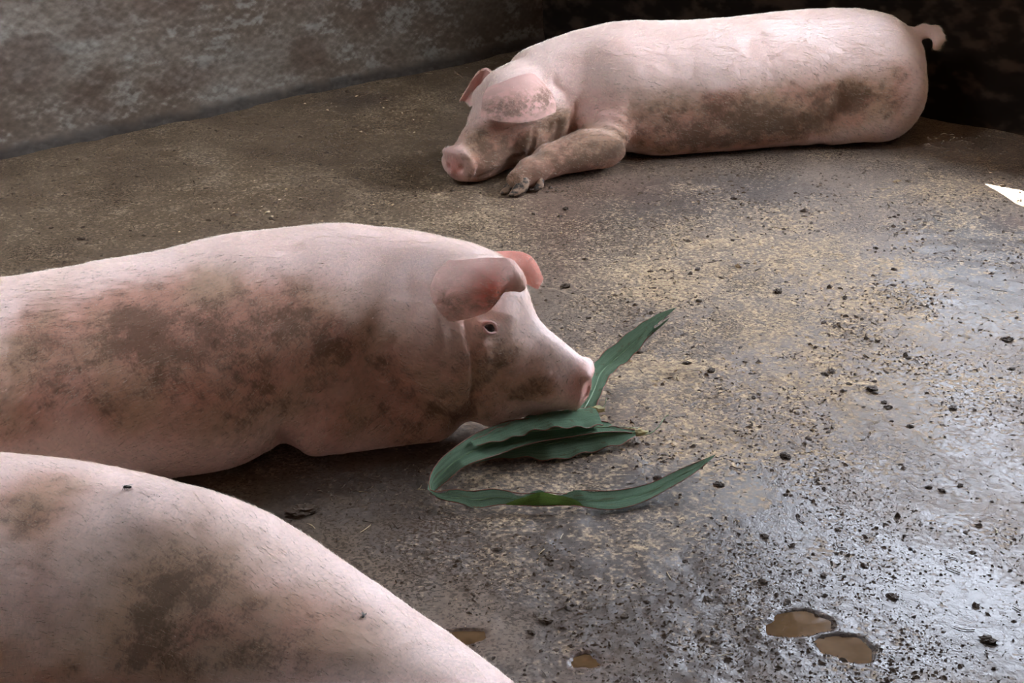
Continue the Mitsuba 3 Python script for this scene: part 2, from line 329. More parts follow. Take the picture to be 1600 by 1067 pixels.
def ear_mesh(net, thick=0.006, nu=34, nv=28):
    """a cupped sheet with real thickness and rounded rim through a net of world points, base row first"""
    from scipy.interpolate import CubicSpline
    net = np.array(net, float); n, m = net.shape[:2]
    u, v = np.linspace(0, n - 1, nu), 0.5 * (1 - np.cos(np.linspace(0, np.pi, nv))) * (m - 1)
    S = CubicSpline(np.arange(n), net, axis=0, bc_type='natural')(u)
    S = CubicSpline(np.arange(m), S, axis=1, bc_type='natural')(v)
    du, dv = np.gradient(S, axis=0), np.gradient(S, axis=1)
    N = np.cross(du, dv); N /= np.maximum(np.linalg.norm(N, axis=-1, keepdims=True), 1e-9)
    a, b = np.linspace(0, 1, nu)[:, None], np.linspace(-1, 1, nv)[None]
    rim = np.sqrt(np.clip(1 - np.maximum(np.abs(b), a * 1.0) ** 8, 0.04, 1))
    th = thick * rim * (1.5 - 0.7 * a) * 0.5
    bump = 0.004 * (nfbm(S * 26, 3, 9) - 0.5)
    A, Bk = S + N * (th + bump)[..., None], S - N * (th - bump)[..., None]
    ring = lambda X: np.r_[[(0, j) for j in range(nv)], [(i, nv - 1) for i in range(1, nu)], [(nu - 1, j) for j in range(nv - 2, -1, -1)], [(i, 0) for i in range(nu - 2, 0, -1)]]
    V = np.vstack([A.reshape(-1, 3), Bk.reshape(-1, 3)]); o = nu * nv
    q = grid_faces(nu, nv); F = [q, q[:, ::-1] + o]
    r = ring(None); rid = r[:, 0] * nv + r[:, 1]; nx = np.roll(rid, -1)
    F.append(np.stack([rid, nx, nx + o, rid + o], 1)[:, ::-1])
    F = np.vstack(F); tri = np.vstack([F[:, [0, 1, 2]], F[:, [0, 2, 3]]])
    if trimesh.Trimesh(V, tri, process=False).volume < 0: tri = tri[:, ::-1]
    t = np.concatenate([(np.linspace(0, 1, nu)[:, None] * np.ones(nv)).ravel()] * 2)
    return V, tri, t

def claw_mesh(tip, heel, r, h):
    tip, heel = np.array(tip, float), np.array(heel, float)
    sp = lambda c, rr: m3.Manifold.sphere(float(rr), 20).translate([float(x) for x in c])
    up = np.array([0, 0, 1.0])
    M = m3.Manifold.batch_hull([sp(tip + up * 0.006, 0.006), sp(heel + up * r, r), sp(heel + up * h + (heel - tip) * 0.15, r * 0.9), sp(tip * 0.55 + heel * 0.45 + up * 0.010, r * 0.75)])
    return M

def hair_mesh(V, F, N, count, back, length, width, colour, rs, keep=None, lift=0.28, comb=None):
    """short bristles lying along the coat, each a slender three-sided spike"""
    A = np.linalg.norm(np.cross(V[F[:, 1]] - V[F[:, 0]], V[F[:, 2]] - V[F[:, 0]]), axis=1)
    if keep is not None: A = A * keep[F].mean(1)
    f = rs.choice(len(F), count, p=A / A.sum()); r1, r2 = np.sqrt(rs.random(count)), rs.random(count)
    w = np.stack([1 - r1, r1 * (1 - r2), r1 * r2], 1)
    P = (V[F[f]] * w[..., None]).sum(1); n = (N[F[f]] * w[..., None]).sum(1); n /= np.linalg.norm(n, axis=1, keepdims=True)
    d = comb(P) if comb is not None else np.tile(back, (count, 1))
    swirl = np.stack([nnoise(P * 5, 1), nnoise(P * 5, 2), nnoise(P * 5, 3)], -1) - 0.5
    d = d + 0.9 * swirl + 0.22 * rs.normal(size=(count, 3))
    d -= n * (d * n).sum(1, keepdims=True); d /= np.maximum(np.linalg.norm(d, axis=1, keepdims=True), 1e-9)
    d = d + n * (lift * (0.4 + 0.9 * rs.random((count, 1)))); d /= np.linalg.norm(d, axis=1, keepdims=True)
    L = length * (0.55 + 0.8 * rs.random((count, 1))); s = np.cross(n, d)
    P = P - n * 0.0008
    wd = width * (0.7 + 0.6 * rs.random((count, 1)))
    mid = P + d * L * 0.55; tip = P + d * L - n * L * 0.10
    X = np.stack([P - s * wd, P + s * wd, P + n * wd * 1.5, tip], 1)
    base = np.arange(count)[:, None] * 4
    tri = np.concatenate([base + np.array([t]) for t in ((0, 3, 2), (2, 3, 1), (1, 3, 0))])
    c = colour(P); c = np.repeat(c * (0.75 + 0.5 * rs.random((count, 1))), 4, axis=0)
    return X.reshape(-1, 3), tri, c


def tube(points, r0, r1, sides=6):
    from scipy.interpolate import CubicSpline
    p = np.array(points, float); n = 2 * len(p) if len(p) > 12 else max(8, 5 * len(p))
    if len(p) > 2: p = CubicSpline(np.linspace(0, 1, len(p)), p)(np.linspace(0, 1, n))
    else: p = np.linspace(p[0], p[1], n)
    t = np.gradient(p, axis=0); t /= np.linalg.norm(t, axis=1, keepdims=True)
    a = np.cross(t, [0.05, 0.08, 1.0]); a /= np.linalg.norm(a, axis=1, keepdims=True); b = np.cross(t, a)
    an = np.arange(sides) * 2 * np.pi / sides; r = np.linspace(r0, r1, n)[:, None, None]
    v = (p[:, None] + r * (np.cos(an)[None, :, None] * a[:, None] + np.sin(an)[None, :, None] * b[:, None])).reshape(-1, 3)
    q = grid_faces(n, sides, True); F = np.vstack([q[:, [0, 1, 2]], q[:, [0, 2, 3]]])
    caps = [[0, k + 1, k] for k in range(1, sides - 1)] + [[(n - 1) * sides, (n - 1) * sides + k, (n - 1) * sides + k + 1] for k in range(1, sides - 1)]
    return v, np.vstack([F, caps])[:, ::-1]
def join(*ms):
    V, F, o = [], [], 0
    for v, f in ms:
        f = np.asarray(f)
        if f.shape[1] == 4: f = np.vstack([f[:, [0, 1, 2]], f[:, [0, 2, 3]]])
        V.append(v); F.append(f + o); o += len(v)
    return np.vstack(V), np.vstack(F)

PIGS = {}
def make_pig(key, stations, head, build, ears, mud, red, lo, hi, label, hair, clawlist=(), cell=0.0068, eyes=True, tail=None, seed=1):
    B = Body()
    S = spline_stations(stations, 44)
    tang = np.gradient(S[:, :3], axis=0); tang /= np.linalg.norm(tang, axis=1, keepdims=True)
    step = np.linalg.norm(np.diff(S[:, :3], axis=0), axis=1).mean()
    for p, t in zip(S, tang):
        side = np.cross([0, 0, 1.0], t); side /= np.linalg.norm(side); up = np.cross(t, side)
        B.ell(p[:3], (max(step * 2.4, 0.07), p[3], p[4]), np.column_stack([t, side, up]), 0.03)
    O, yaw, pitch, roll, s, stretch = head
    R = rot(yaw, pitch, roll)
    L = head_prims(B, np.array(O), R, s, stretch=stretch)
    if build: build(B, L)
    if tail is not None:
        tl = np.array(tail, float)
        for i in range(len(tl) - 1): B.cone(tl[i], tl[i + 1], 0.022 - 0.008 * i / (len(tl) - 1), 0.022 - 0.008 * (i + 1) / (len(tl) - 1), 0.02)
    B.settle()
    V, F = B.mesh(lo, hi, cell)
    N = vertex_normals(V, F)
    def paint(V, lst):
        m = np.zeros(len(V))
        for c, r, w in lst:
            q = (V - np.array(c)) / np.array(r); m += w * np.exp(-(q * q).sum(1))
        return m
    mudv = paint(V, mud); mudv = np.clip(mudv * np.clip(0.25 + 1.5 * nfbm(V * 6, 3, seed), 0.4, 1.3) + 0.35 * (nfbm(V * 3.3, 3, seed + 5) - 0.45), 0, 1.4)
    redv = np.clip(paint(V, red) + 0.35 * (nfbm(V * 5, 3, seed + 9) - 0.45), 0, 1)
    redv = np.clip(redv + 1.1 * paint(V, [(L((.272, 0, -.056)), (.03, .05, .05), 1)]), 0, 1)
    put(key + '__body', (V, F), 'm_skin', smooth=True, uv=np.column_stack([mudv, redv]))
    for i, e in enumerate(ears):
        ev, ef, t = ear_mesh(e['net'])
        em = np.clip(paint(ev, e.get('mud', [])) + 0.5 * (nfbm(ev * 14, 3, seed + i) - 0.4), 0, 1); er = np.clip(e.get('red', 0.2) + paint(ev, e.get('reds', [])), 0, 1)
        put(key + ('__ear' if i == 0 else f'__ear_{i:03d}'), (ev, ef), 'm_ear', smooth=True, uv=np.column_stack([em, er]))
        rsE = np.random.default_rng(seed + 50 + i); net = np.array(e['net']); tipdir = net[-1].mean(0) - net[0].mean(0); tipdir /= np.linalg.norm(tipdir)
        ev2, ef2, ec2 = hair_mesh(ev, ef, vertex_normals(ev, ef), 3500, tipdir, .008, hair[2] * .8, lambda P: np.tile([0.74, 0.60, 0.50], (len(P), 1)), rsE)
        put(key + ('__ear' if i == 0 else f'__ear_{i:03d}') + '__bristles', (ev2, ef2), 'm_hair', color=ec2, kind='stuff', label='fine pale hairs on the ear')
    for i, y in enumerate((-1, 1)):
        at = L((.066, y * .088, .031)); j = np.argmin(np.linalg.norm(V - at, axis=1)); n, q = N[j], V[j]
        f = R[:, 0] - n * (R[:, 0] @ n); f /= np.linalg.norm(f); u = np.cross(f, n) * y * -1; u /= np.linalg.norm(u)
        if u[2] < 0: u = -u
        rad = 0.0125 * s; sfx = '' if i == 0 else '_001'
        m = trimesh.creation.icosphere(3, rad); m.apply_translation(q - n * rad * 0.55)
        put(f'{key}__eye{sfx}', m, 'm_eye', smooth=True, label='dark glossy eye')
        a = np.linspace(-1, 1, 9); arc = lambda k, o: [q + n * (0.0035 - 0.0060 * t * t + o) + f * (t * rad * 1.25) + u * (k * rad * (1 - t * t) * 0.80) for t in a]
        put(f'{key}__eyelid{sfx}', join(tube(arc(1, .001), .0034 * s, .0034 * s, 8), tube(arc(-0.9, 0), .0030 * s, .0030 * s, 8)), 'm_lid', smooth=True, label='pink wrinkled eyelids')
        top = arc(1, .002)
        put(f'{key}__eyelashes{sfx}', join(*[tube([top[c], top[c] + n * .010 + u * .006 + f * (c - 4) * .0012, top[c] + n * .017 - u * .004 + f * (c - 4) * .003], .00035, .00012, 4) for c in (2, 3, 4, 5, 6, 7)]), 'm_lash', smooth=True, label='pale eyelashes', kind='stuff')
    for i, (tip, heel, r, h) in enumerate(clawlist):
        put(key + ('__hoof' if i == 0 else f'__hoof_{i:03d}'), claw_mesh(tip, heel, r, h), 'm_hoof', smooth=40, label='small mud-caked hoof claw')
    # bristles
    rs = np.random.default_rng(seed)
    spine = S[:, :3]; bdir = -tang
    from scipy.spatial import cKDTree
    tree = cKDTree(spine); vt = cKDTree(V)
    headback = -R[:, 0]
    def comb(P):
        i = tree.query(P)[1]; d = bdir[i].copy(); out = P - spine[i]
        d[:, 2] -= 0.55
        hd = np.linalg.norm(P - np.array(O), axis=1) < 0.16 * s
        d[hd] = headback + np.array([0, 0, -0.2])
        return d
    def colour(P):
        m = np.clip(mudv[vt.query(P)[1]], 0, 1)[:, None]; pick = (rs.random((len(P), 1)) < 0.12 + 0.55 * m)
        return np.where(pick & (m > 0.18), np.array([0.15, 0.095, 0.058]), np.array([0.80, 0.66, 0.53]) * (1 - 0.35 * m))
    keep = np.clip((V[:, 2] - 0.02) / 0.05, 0.0, 1) * (1 - 0.8 * np.exp(-(np.linalg.norm(V - L((.25, 0, -.05)), axis=1) / (.07 * s)) ** 2))
    hv, hf, hc = hair_mesh(V, F, N, hair[0], None, hair[1], hair[2], colour, rs, keep, comb=comb)
    put(key + '__bristles', (hv, hf), 'm_hair', color=hc, kind='stuff', label='short coarse bristles')
    tag(key, label, 'pig')
    PIGS[key] = dict(V=V, F=F, N=N, L=L)
    return L

E_ = lambda rows: [[at_y(*q) for q in r] for r in rows]

# ---- pig in the middle: resting on its chest, head in profile over the leaves
def build_m(B, L):
    B.cone((-.58, 2.545, .12), (-1.0, 2.42, .12), .125, .13, .07)              # belly resting on the floor
    B.cone((-.37, 2.585, .095), (-.165, 2.63, .066), .100, .066, .016)         # folded foreleg
    B.cone((-.17, 2.665, .052), (-.30, 2.60, .040), .050, .034, .02)
    B.cone((-.36, 2.88, .10), (-.16, 2.86, .055), .09, .055, .03)
    B.ell((-.125, 2.665, .145), (.085, .095, .115), None, .03)               # jowl
    B.ell((-.03, 2.665, .10), (.075, .075, .085), None, .025)
    B.ell((-1.16, 2.33, .14), (.20, .13, .15), rot(15), .05)                 # near thigh
    B.cone((-1.08, 2.24, .08), (-.86, 2.22, .045), .075, .04, .03); B.cone((-.86, 2.22, .045), (-.72, 2.24, .032), .036, .028, .02)
    G = B.groove
    P = lambda lst: [at_y(*q) for q in lst]
    G(P([(722, 500, 2.60), (732, 540, 2.59), (742, 590, 2.585), (748, 648, 2.60)]), .010, .019)
    G(P([(680, 500, 2.59), (690, 520, 2.585), (688, 545, 2.58)]), .008, .008)
    G(P([(618, 540, 2.56), (628, 590, 2.555), (656, 618, 2.56), (708, 652, 2.61)]), .012, .018)
    G(P([(706, 655, 2.62), (660, 614, 2.57), (615, 632, 2.545), (575, 668, 2.53), (550, 705, 2.54)]), .011, .017)
    G(P([(455, 720, 2.53), (448, 680, 2.51), (440, 640, 2.51)]), .018, .018)
    for x in (652, 662, 672):
        G(P([(x, 415 + (x - 652), 2.66), (x - 2, 455, 2.60), (x + 4, 500, 2.58)]), .006, .003)
    G(P([(765, 600, 2.60), (772, 640, 2.60)]), .006, .008); G(P([(782, 598, 2.605), (790, 645, 2.61)]), .006, .006)
M_ST = [(-1.44, 2.36, .15, .13, .12), (-1.32, 2.40, .17, .20, .165), (-1.10, 2.47, .175, .245, .178), (-.90, 2.54, .175, .255, .178), (-.68, 2.63, .182, .265, .184),
        (-.50, 2.70, .192, .255, .195), (-.36, 2.755, .202, .230, .192), (-.24, 2.76, .212, .190, .172), (-.12, 2.73, .215, .155, .152), (-.05, 2.71, .22, .13, .13)]
ears_m = [dict(red=.02, net=E_([
    [(690, 408, 2.68), (676, 435, 2.63), (670, 468, 2.60), (674, 496, 2.595)],
    [(722, 408, 2.63), (712, 435, 2.57), (704, 470, 2.56), (708, 501, 2.565)],
    [(755, 405, 2.61), (752, 430, 2.55), (748, 465, 2.535), (746, 493, 2.54)],
    [(783, 404, 2.59), (784, 425, 2.545), (780, 448, 2.53), (770, 480, 2.53)],
    [(798, 405, 2.58), (804, 423, 2.525), (800, 441, 2.515), (785, 456, 2.53)],
    [(808, 413, 2.58), (819, 430, 2.55), (822, 448, 2.54), (812, 457, 2.53)]]),
    mud=[(at_y(700, 480, 2.56), (.04, .06, .05), .7), (at_y(770, 470, 2.54), (.05, .06, .03), .8)], reds=[(at_y(770, 455, 2.54), (.035, .08, .035), .9)]),  # strong red spot paints the backlit glow into the ear colour
    dict(red=.6, net=E_([
    [(752, 398, 2.80), (757, 405, 2.77), (760, 420, 2.75)],
    [(785, 394, 2.82), (790, 408, 2.79), (790, 425, 2.77)],
    [(812, 394, 2.83), (815, 412, 2.80), (808, 432, 2.78)],
    [(833, 405, 2.83), (832, 422, 2.80), (822, 443, 2.79)],
    [(849, 437, 2.82), (845, 444, 2.81), (840, 452, 2.80)]]))]
def spots(lst): return [(at_y(px, py, y), r, w) for px, py, y, r, w in lst]
mud_m = spots([(150, 580, 2.35, (.30, .22, .14), .45), (400, 580, 2.45, (.26, .22, .16), .52), (600, 580, 2.55, (.14, .2, .12), .42), (700, 590, 2.6, (.10, .12, .10), .35),
               (200, 515, 2.40, (.09, .2, .06), .55), (330, 500, 2.45, (.10, .2, .06), .45), (480, 500, 2.50, (.07, .2, .06), .50), (500, 590, 2.50, (.07, .2, .05), .30), (230, 600, 2.35, (.10, .2, .05), .30),
               (340, 430, 2.62, (.06, .1, .025), .45), (120, 650, 2.30, (.10, .25, .05), .40), (30, 580, 2.3, (.05, .3, .08), .55), (20, 680, 2.25, (.05, .3, .06), .5), (300, 690, 2.3, (.14, .2, .04), .25),
               (650, 660, 2.6, (.06, .15, .05), .65), (750, 570, 2.6, (.04, .1, .08), .32), (820, 580, 2.6, (.08, .1, .05), .30), (830, 605, 2.62, (.05, .1, .025), .75), (740, 640, 2.6, (.05, .1, .03), .5), (800, 540, 2.6, (.05, .1, .04), .30),
               (560, 660, 2.5, (.07, .2, .05), .3), (905, 590, 2.66, (.012, .05, .02), .8)])
red_m = spots([(420, 700, 2.5, (.15, .2, .06), .25), (250, 640, 2.3, (.2, .2, .08), .15), (520, 680, 2.5, (.1, .2, .05), .35), (900, 610, 2.65, (.02, .06, .03), .5)])
make_pig('pig', M_ST, ((-.118, 2.695, .243), -4, 18, 0, 1.10, 1.0), build_m, ears_m, mud_m, red_m, (-1.65, 2.05, -.02), (.25, 3.10, .50),
         'pig resting on its chest with muddy flank, snout in profile over the corn leaves', (110000, .014, .00032), seed=3)

# ---- pig at the back: stretched along the back wall, head towards us on the floor
def build_b(B, L):
    B.ell((.35, 4.74, .20), (.15, .12, .17), rot(15), .05)                   # near shoulder
    B.cone((.33, 4.70, .15), (.29, 4.585, .085), .10, .070, .035)
    B.cone((.29, 4.585, .080), (.115, 4.46, .062), .074, .050, .02)          # forearm on the floor
    B.cone((.115, 4.46, .058), (.055, 4.385, .046), .050, .044, .02)
    B.cone((.055, 4.385, .044), (.015, 4.33, .036), .046, .034, .015)
    B.cone((.17, 4.95, .12), (.02, 4.84, .06), .08, .05, .03)
    B.cone((.50, 4.785, .12), (.98, 4.935, .12), .125, .13, .06)            # belly on the floor
    B.ell((1.24, 4.95, .15), (.17, .13, .16), rot(10), .05)                  # near thigh
    B.cone((1.20, 4.86, .09), (1.02, 4.85, .05), .07, .045, .03)
    B.ell((.10, 4.66, .13), (.10, .10, .12), None, .03)                      # jowl and neck folds
    B.ell((.03, 4.58, .10), (.085, .085, .095), None, .025)
    B.cone(L((.02, 0, -.085)), L((.205, 0, -.085)), .080, .056, .03)
    P = lambda lst: [at_y(*q) for q in lst]; G = B.groove
    G(P([(905, 160, 4.62), (898, 185, 4.60), (890, 210, 4.60)]), .012, .014)
    G(P([(870, 185, 4.57), (872, 205, 4.56), (862, 222, 4.56)]), .010, .010)
    G(P([(895, 215, 4.57), (935, 208, 4.56), (965, 225, 4.58), (1000, 248, 4.62)]), .014, .016)
    G(P([(915, 205, 4.58), (950, 195, 4.58), (990, 212, 4.60)]), .012, .010)
    G(P([(835, 195, 4.52), (830, 230, 4.50), (820, 262, 4.50)]), .008, .008)
    G(P([(868, 130, 4.70), (872, 150, 4.66), (866, 172, 4.62)]), .010, .005)
    G(P([(1310, 125, 4.86), (1302, 160, 4.83), (1285, 200, 4.83), (1270, 232, 4.86)]), .026, .020)
    G(P([(1000, 240, 4.64), (985, 200, 4.62), (990, 160, 4.64)]), .03, .010)
B_ST = [(1.36, 5.10, .20, .15, .15), (1.28, 5.10, .20, .22, .20), (1.12, 5.08, .205, .25, .212), (.95, 5.03, .205, .26, .208), (.74, 4.95, .20, .255, .205), (.55, 4.91, .20, .25, .205),
        (.40, 4.88, .205, .24, .205), (.27, 4.84, .21, .21, .185), (.16, 4.79, .215, .175, .16), (.08, 4.73, .215, .14, .135)]
ears_b = [dict(red=.12, net=E_([
    [(778, 125, 4.66), (805, 116, 4.68), (832, 112, 4.68), (850, 125, 4.70)],
    [(761, 138, 4.555), (793, 128, 4.55), (830, 124, 4.56), (860, 143, 4.60)],
    [(753, 160, 4.48), (788, 156, 4.465), (830, 153, 4.485), (868, 163, 4.555)],
    [(751, 182, 4.44), (785, 190, 4.425), (828, 190, 4.45), (868, 175, 4.53)]]),
    mud=[(at_y(790, 170, 4.46), (.10, .12, .04), 1.1), (at_y(850, 150, 4.55), (.05, .12, .04), 1.0)], reds=[(at_y(800, 160, 4.5), (.06, .1, .04), .15)]),
    dict(red=.15, net=E_([
    [(750, 110, 4.72), (762, 108, 4.70), (772, 118, 4.66)],
    [(740, 122, 4.72), (752, 128, 4.75), (765, 140, 4.66)],
    [(728, 142, 4.70), (740, 146, 4.73), (752, 154, 4.65)],
    [(718, 158, 4.68), (726, 158, 4.70), (736, 167, 4.64)]]))]
mud_b = spots([(1050, 185, 4.70, (.14, .25, .11), .75), (1150, 185, 4.75, (.22, .25, .11), .95), (1300, 165, 4.85, (.22, .25, .11), .95), (1400, 110, 4.9, (.10, .25, .06), .40),  # flank mud weighted up to paint in shade along with real mud
               (1120, 150, 4.75, (.06, .25, .04), .45), (1190, 190, 4.75, (.08, .25, .04), .40), (1330, 140, 4.85, (.06, .25, .05), .55), (1385, 150, 4.9, (.05, .25, .04), .45), (1260, 200, 4.8, (.12, .2, .05), .35), (1090, 225, 4.7, (.2, .2, .04), .35),
               (900, 250, 4.5, (.15, .14, .09), 1.5), (820, 290, 4.35, (.10, .12, .08), 1.6), (950, 220, 4.6, (.08, .1, .05), .9), (875, 190, 4.6, (.05, .1, .05), .8),
               (800, 225, 4.5, (.10, .1, .07), 1.0), (745, 225, 4.45, (.06, .1, .06), .8), (770, 270, 4.42, (.08, .12, .05), 1.1), (985, 170, 4.6, (.08, .1, .07), .38), (930, 110, 4.8, (.06, .1, .04), .22)])
red_b = spots([(940, 170, 4.6, (.10, .2, .06), .3), (1100, 220, 4.7, (.3, .2, .04), .35), (880, 120, 4.7, (.06, .1, .05), .25), (770, 190, 4.5, (.06, .1, .05), .3)])
Lb = make_pig('pig_001', B_ST, ((.012, 4.652, .194), -126, 12, 0, 1.17, 1.08), build_b, ears_b, mud_b, red_b, (-.35, 4.15, -.02), (1.60, 5.45, .52),
         'pig stretched out along the dark back wall with head and foreleg on the floor', (60000, .017, .0005), seed=11,
         clawlist=[((-.030, 4.300, 0), (.005, 4.335, 0), .020, .034), ((-.004, 4.278, 0), (.030, 4.312, 0), .020, .034), ((.072, 4.335, .002), (.086, 4.350, .002), .012, .024), ((.046, 4.392, .004), (.06, 4.41, .004), .011, .022)],
         tail=[(1.36, 5.10, .33), (1.42, 5.10, .345), (1.455, 5.08, .345), (1.465, 5.06, .325), (1.455, 5.05, .30)])

# ---- pig in front: only its back and shoulder reach into the frame
def build_f(B, L):
    B.cone((-.36, 1.34, .12), (-.16, 1.28, .06), .10, .058, .035); B.cone((-.16, 1.28, .052), (-.30, 1.24, .04), .05, .034, .02)
    B.cone((-.30, 1.72, .11), (-.14, 1.66, .055), .09, .05, .035)
    B.ell((-.42, 1.60, .28), (.15, .11, .12), rot(-25), .06)                 # shoulder blade
    B.ell((-1.16, 1.56, .15), (.2, .14, .16), rot(-5), .05)
    B.cone((-1.1, 1.45, .08), (-.9, 1.42, .045), .075, .04, .03)
    P = lambda lst: [at_y(*q) for q in lst]
F_ST = [(-1.46, 1.80, .15, .13, .12), (-1.34, 1.79, .18, .21, .17), (-1.12, 1.77, .20, .25, .19), (-.90, 1.72, .202, .262, .20), (-.70, 1.67, .205, .265, .203), (-.52, 1.61, .205, .26, .203),
        (-.38, 1.54, .203, .235, .197), (-.26, 1.47, .198, .20, .172), (-.14, 1.39, .195, .165, .15), (-.05, 1.32, .19, .14, .132)]
Lf_O, Lf_R = np.array((.0, 1.26, .19)), rot(-40, 20)
def ear_f(y):
    rows = []
    for i, (x, z, w) in enumerate([(-.03, .07, .05), (.02, .08, .065), (.07, .05, .06), (.11, .0, .03)]):
        rows.append([Lf_O + Lf_R @ np.array([x + dx * w, y * (.07 + .03 * i * .7 + .01 * abs(dx)), z - .4 * dx * w]) for dx in (-1, 0, 1)])
    return dict(red=.3, net=rows)
mud_f = spots([(150, 940, 1.42, (.25, .2, .12), .42), (400, 1020, 1.36, (.2, .2, .06), .36), (60, 750, 1.65, (.07, .12, .03), .45), (20, 850, 1.5, (.05, .2, .07), .35), (280, 895, 1.46, (.08, .1, .03), .30),
               (230, 1010, 1.36, (.05, .15, .035), .45), (330, 1020, 1.36, (.05, .15, .04), .35), (500, 1000, 1.38, (.07, .1, .02), .40), (560, 1045, 1.32, (.07, .2, .03), .40), (130, 1040, 1.4, (.08, .2, .05), .30)])
make_pig('pig_002', F_ST, (tuple(Lf_O), -40, 20, 0, 1.0, 1.0), build_f, [ear_f(1), ear_f(-1)], mud_f, [], (-1.65, .95, -.02), (.35, 2.15, .50),
         'pale pig whose dirty back and shoulder rise in front of the muddy-flanked pig', (150000, .012, .00022), seed=23)
#STAGE_PIGS


# ------------------------------------------------------------------ the pen
K0 = np.array([0.144, 6.64]); EU = np.array([0.718, -0.696]); EV = np.array([-0.696, -0.718])
def pen(u, v, z=0.0): return np.array([*(K0 + u * EU + v * EV), z])
def pen_box(u0, u1, v0, v1, z0, z1, n=None):
    m = trimesh.creation.box(bounds=[[u0, v0, z0], [u1, v1, z1]])
    M = np.eye(4); M[:2, 0] = EU; M[:2, 1] = EV; M[:2, 3] = K0; m.apply_transform(M)
    if np.linalg.det(M[:3, :3]) < 0: m.invert()
    return m
# floor: fine relief where the camera looks, coarser around
xs = np.unique(np.r_[np.linspace(-6, -1.9, 18), np.arange(-1.9, 1.95, 0.0075), np.linspace(1.95, 7, 20)])
ys = [-3.0, -2, -1, 0, .5, 1.0, 1.3]; y = 1.5
while y < 6.9: ys.append(y); y += 0.0052 * (y / 1.6) ** 1.25
ys = np.array(ys + [7.3, 8.2, 9.2])
X, Y = np.meshgrid(xs, ys, indexing='ij')
put('floor', (np.stack([X, Y, floor_z(X, Y)], -1).reshape(-1, 3), grid_faces(len(xs), len(ys))), 'm_floor', smooth=True,
    label='worn concrete floor, dry and sandy at left, damp and shiny at right', kind='structure')

def rough_wall(a0, a1, fixed, along_v, z0, z1, step=0.022, seed=0, thick=0.16):
    n, m = int((a1 - a0) / step) + 1, int((z1 - z0) / step) + 1
    A, Z = np.meshgrid(np.linspace(a0, a1, n), np.linspace(z0, z1, m), indexing='ij')
    P3 = np.stack([A * 5, Z * 5, np.full_like(A, seed)], -1)
    off = 0.022 * (nfbm(P3, 4, seed) - 0.5) + 0.004 * (nfbm(P3 * 7, 2, seed + 3) - 0.5) + 0.030 * np.exp(-np.maximum(Z, 0) / 0.03) * (0.4 + nnoise(P3 * 2, 4))
    front = np.array([pen(o, a, z) if along_v else pen(a, o, z) for a, o, z in zip(A.ravel(), (fixed + off).ravel(), Z.ravel())])
    back = np.array([pen(fixed - thick, a, z) if along_v else pen(a, fixed - thick, z) for a, z in zip(A.ravel(), Z.ravel())])
    q = grid_faces(n, m); o = n * m
    r = np.r_[[i * m for i in range(n)], [(n - 1) * m + j for j in range(1, m)], [i * m + m - 1 for i in range(n - 2, -1, -1)], [j for j in range(m - 2, 0, -1)]]
    nx = np.roll(r, -1); F = np.vstack([q, q[:, ::-1] + o, np.stack([r, r + o, nx + o, nx], 1)])
    mesh = trimesh.Trimesh(np.vstack([front, back]), np.vstack([F[:, [0, 1, 2]], F[:, [0, 2, 3]]]), process=False)
    if mesh.volume < 0: mesh.invert()
    return mesh
ROOF, SILL, JAMB, END, OPEN = 2.45, 1.07, 1.48, 5.2, 4.7
put('wall_left', rough_wall(-0.2, 7.0, 0.0, True, -0.03, 1.9, seed=2), 'm_wall', smooth=35, label='weathered plaster wall, brown and grey with pale flaking', kind='structure')
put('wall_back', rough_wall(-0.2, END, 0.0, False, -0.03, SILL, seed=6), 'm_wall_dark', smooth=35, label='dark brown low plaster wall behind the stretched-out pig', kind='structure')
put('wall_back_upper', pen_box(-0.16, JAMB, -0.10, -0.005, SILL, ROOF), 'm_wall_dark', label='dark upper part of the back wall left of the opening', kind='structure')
put('wall_back_right', pen_box(OPEN, END + .16, -0.10, -0.005, SILL, ROOF), 'm_wall', label='upper part of the back wall right of the opening', kind='structure')
put('wall_left_upper', pen_box(-0.16, -0.005, 0.0, 7.0, 1.9, ROOF), 'm_wall', label='upper part of the weathered left wall', kind='structure')
put('wall_right', pen_box(END, END + .16, -0.16, 7.0, -0.03, ROOF), 'm_wall', label='plain plaster wall at the right end of the pen', kind='structure')
put('wall_front', pen_box(-0.16, END + .16, 7.0, 7.16, -0.03, ROOF), 'm_wall', label='plaster wall closing the pen behind the camera', kind='structure')
HU, HV, HS = 1.28, 3.76, 0.42                     # unseen square roof hatch, added to light the near pigs' backs
roof = [pen_box(-0.3, END + .3, -0.60, HV - HS, ROOF, ROOF + .06), pen_box(-0.3, END + .3, HV + HS, 7.3, ROOF, ROOF + .06),
        pen_box(-0.3, HU - HS, HV - HS, HV + HS, ROOF, ROOF + .06), pen_box(HU + HS, END + .3, HV - HS, HV + HS, ROOF, ROOF + .06)]
put('ceiling', trimesh.util.concatenate(roof), 'm_roof', label='flat shed roof over the pen with an open hatch', kind='structure')


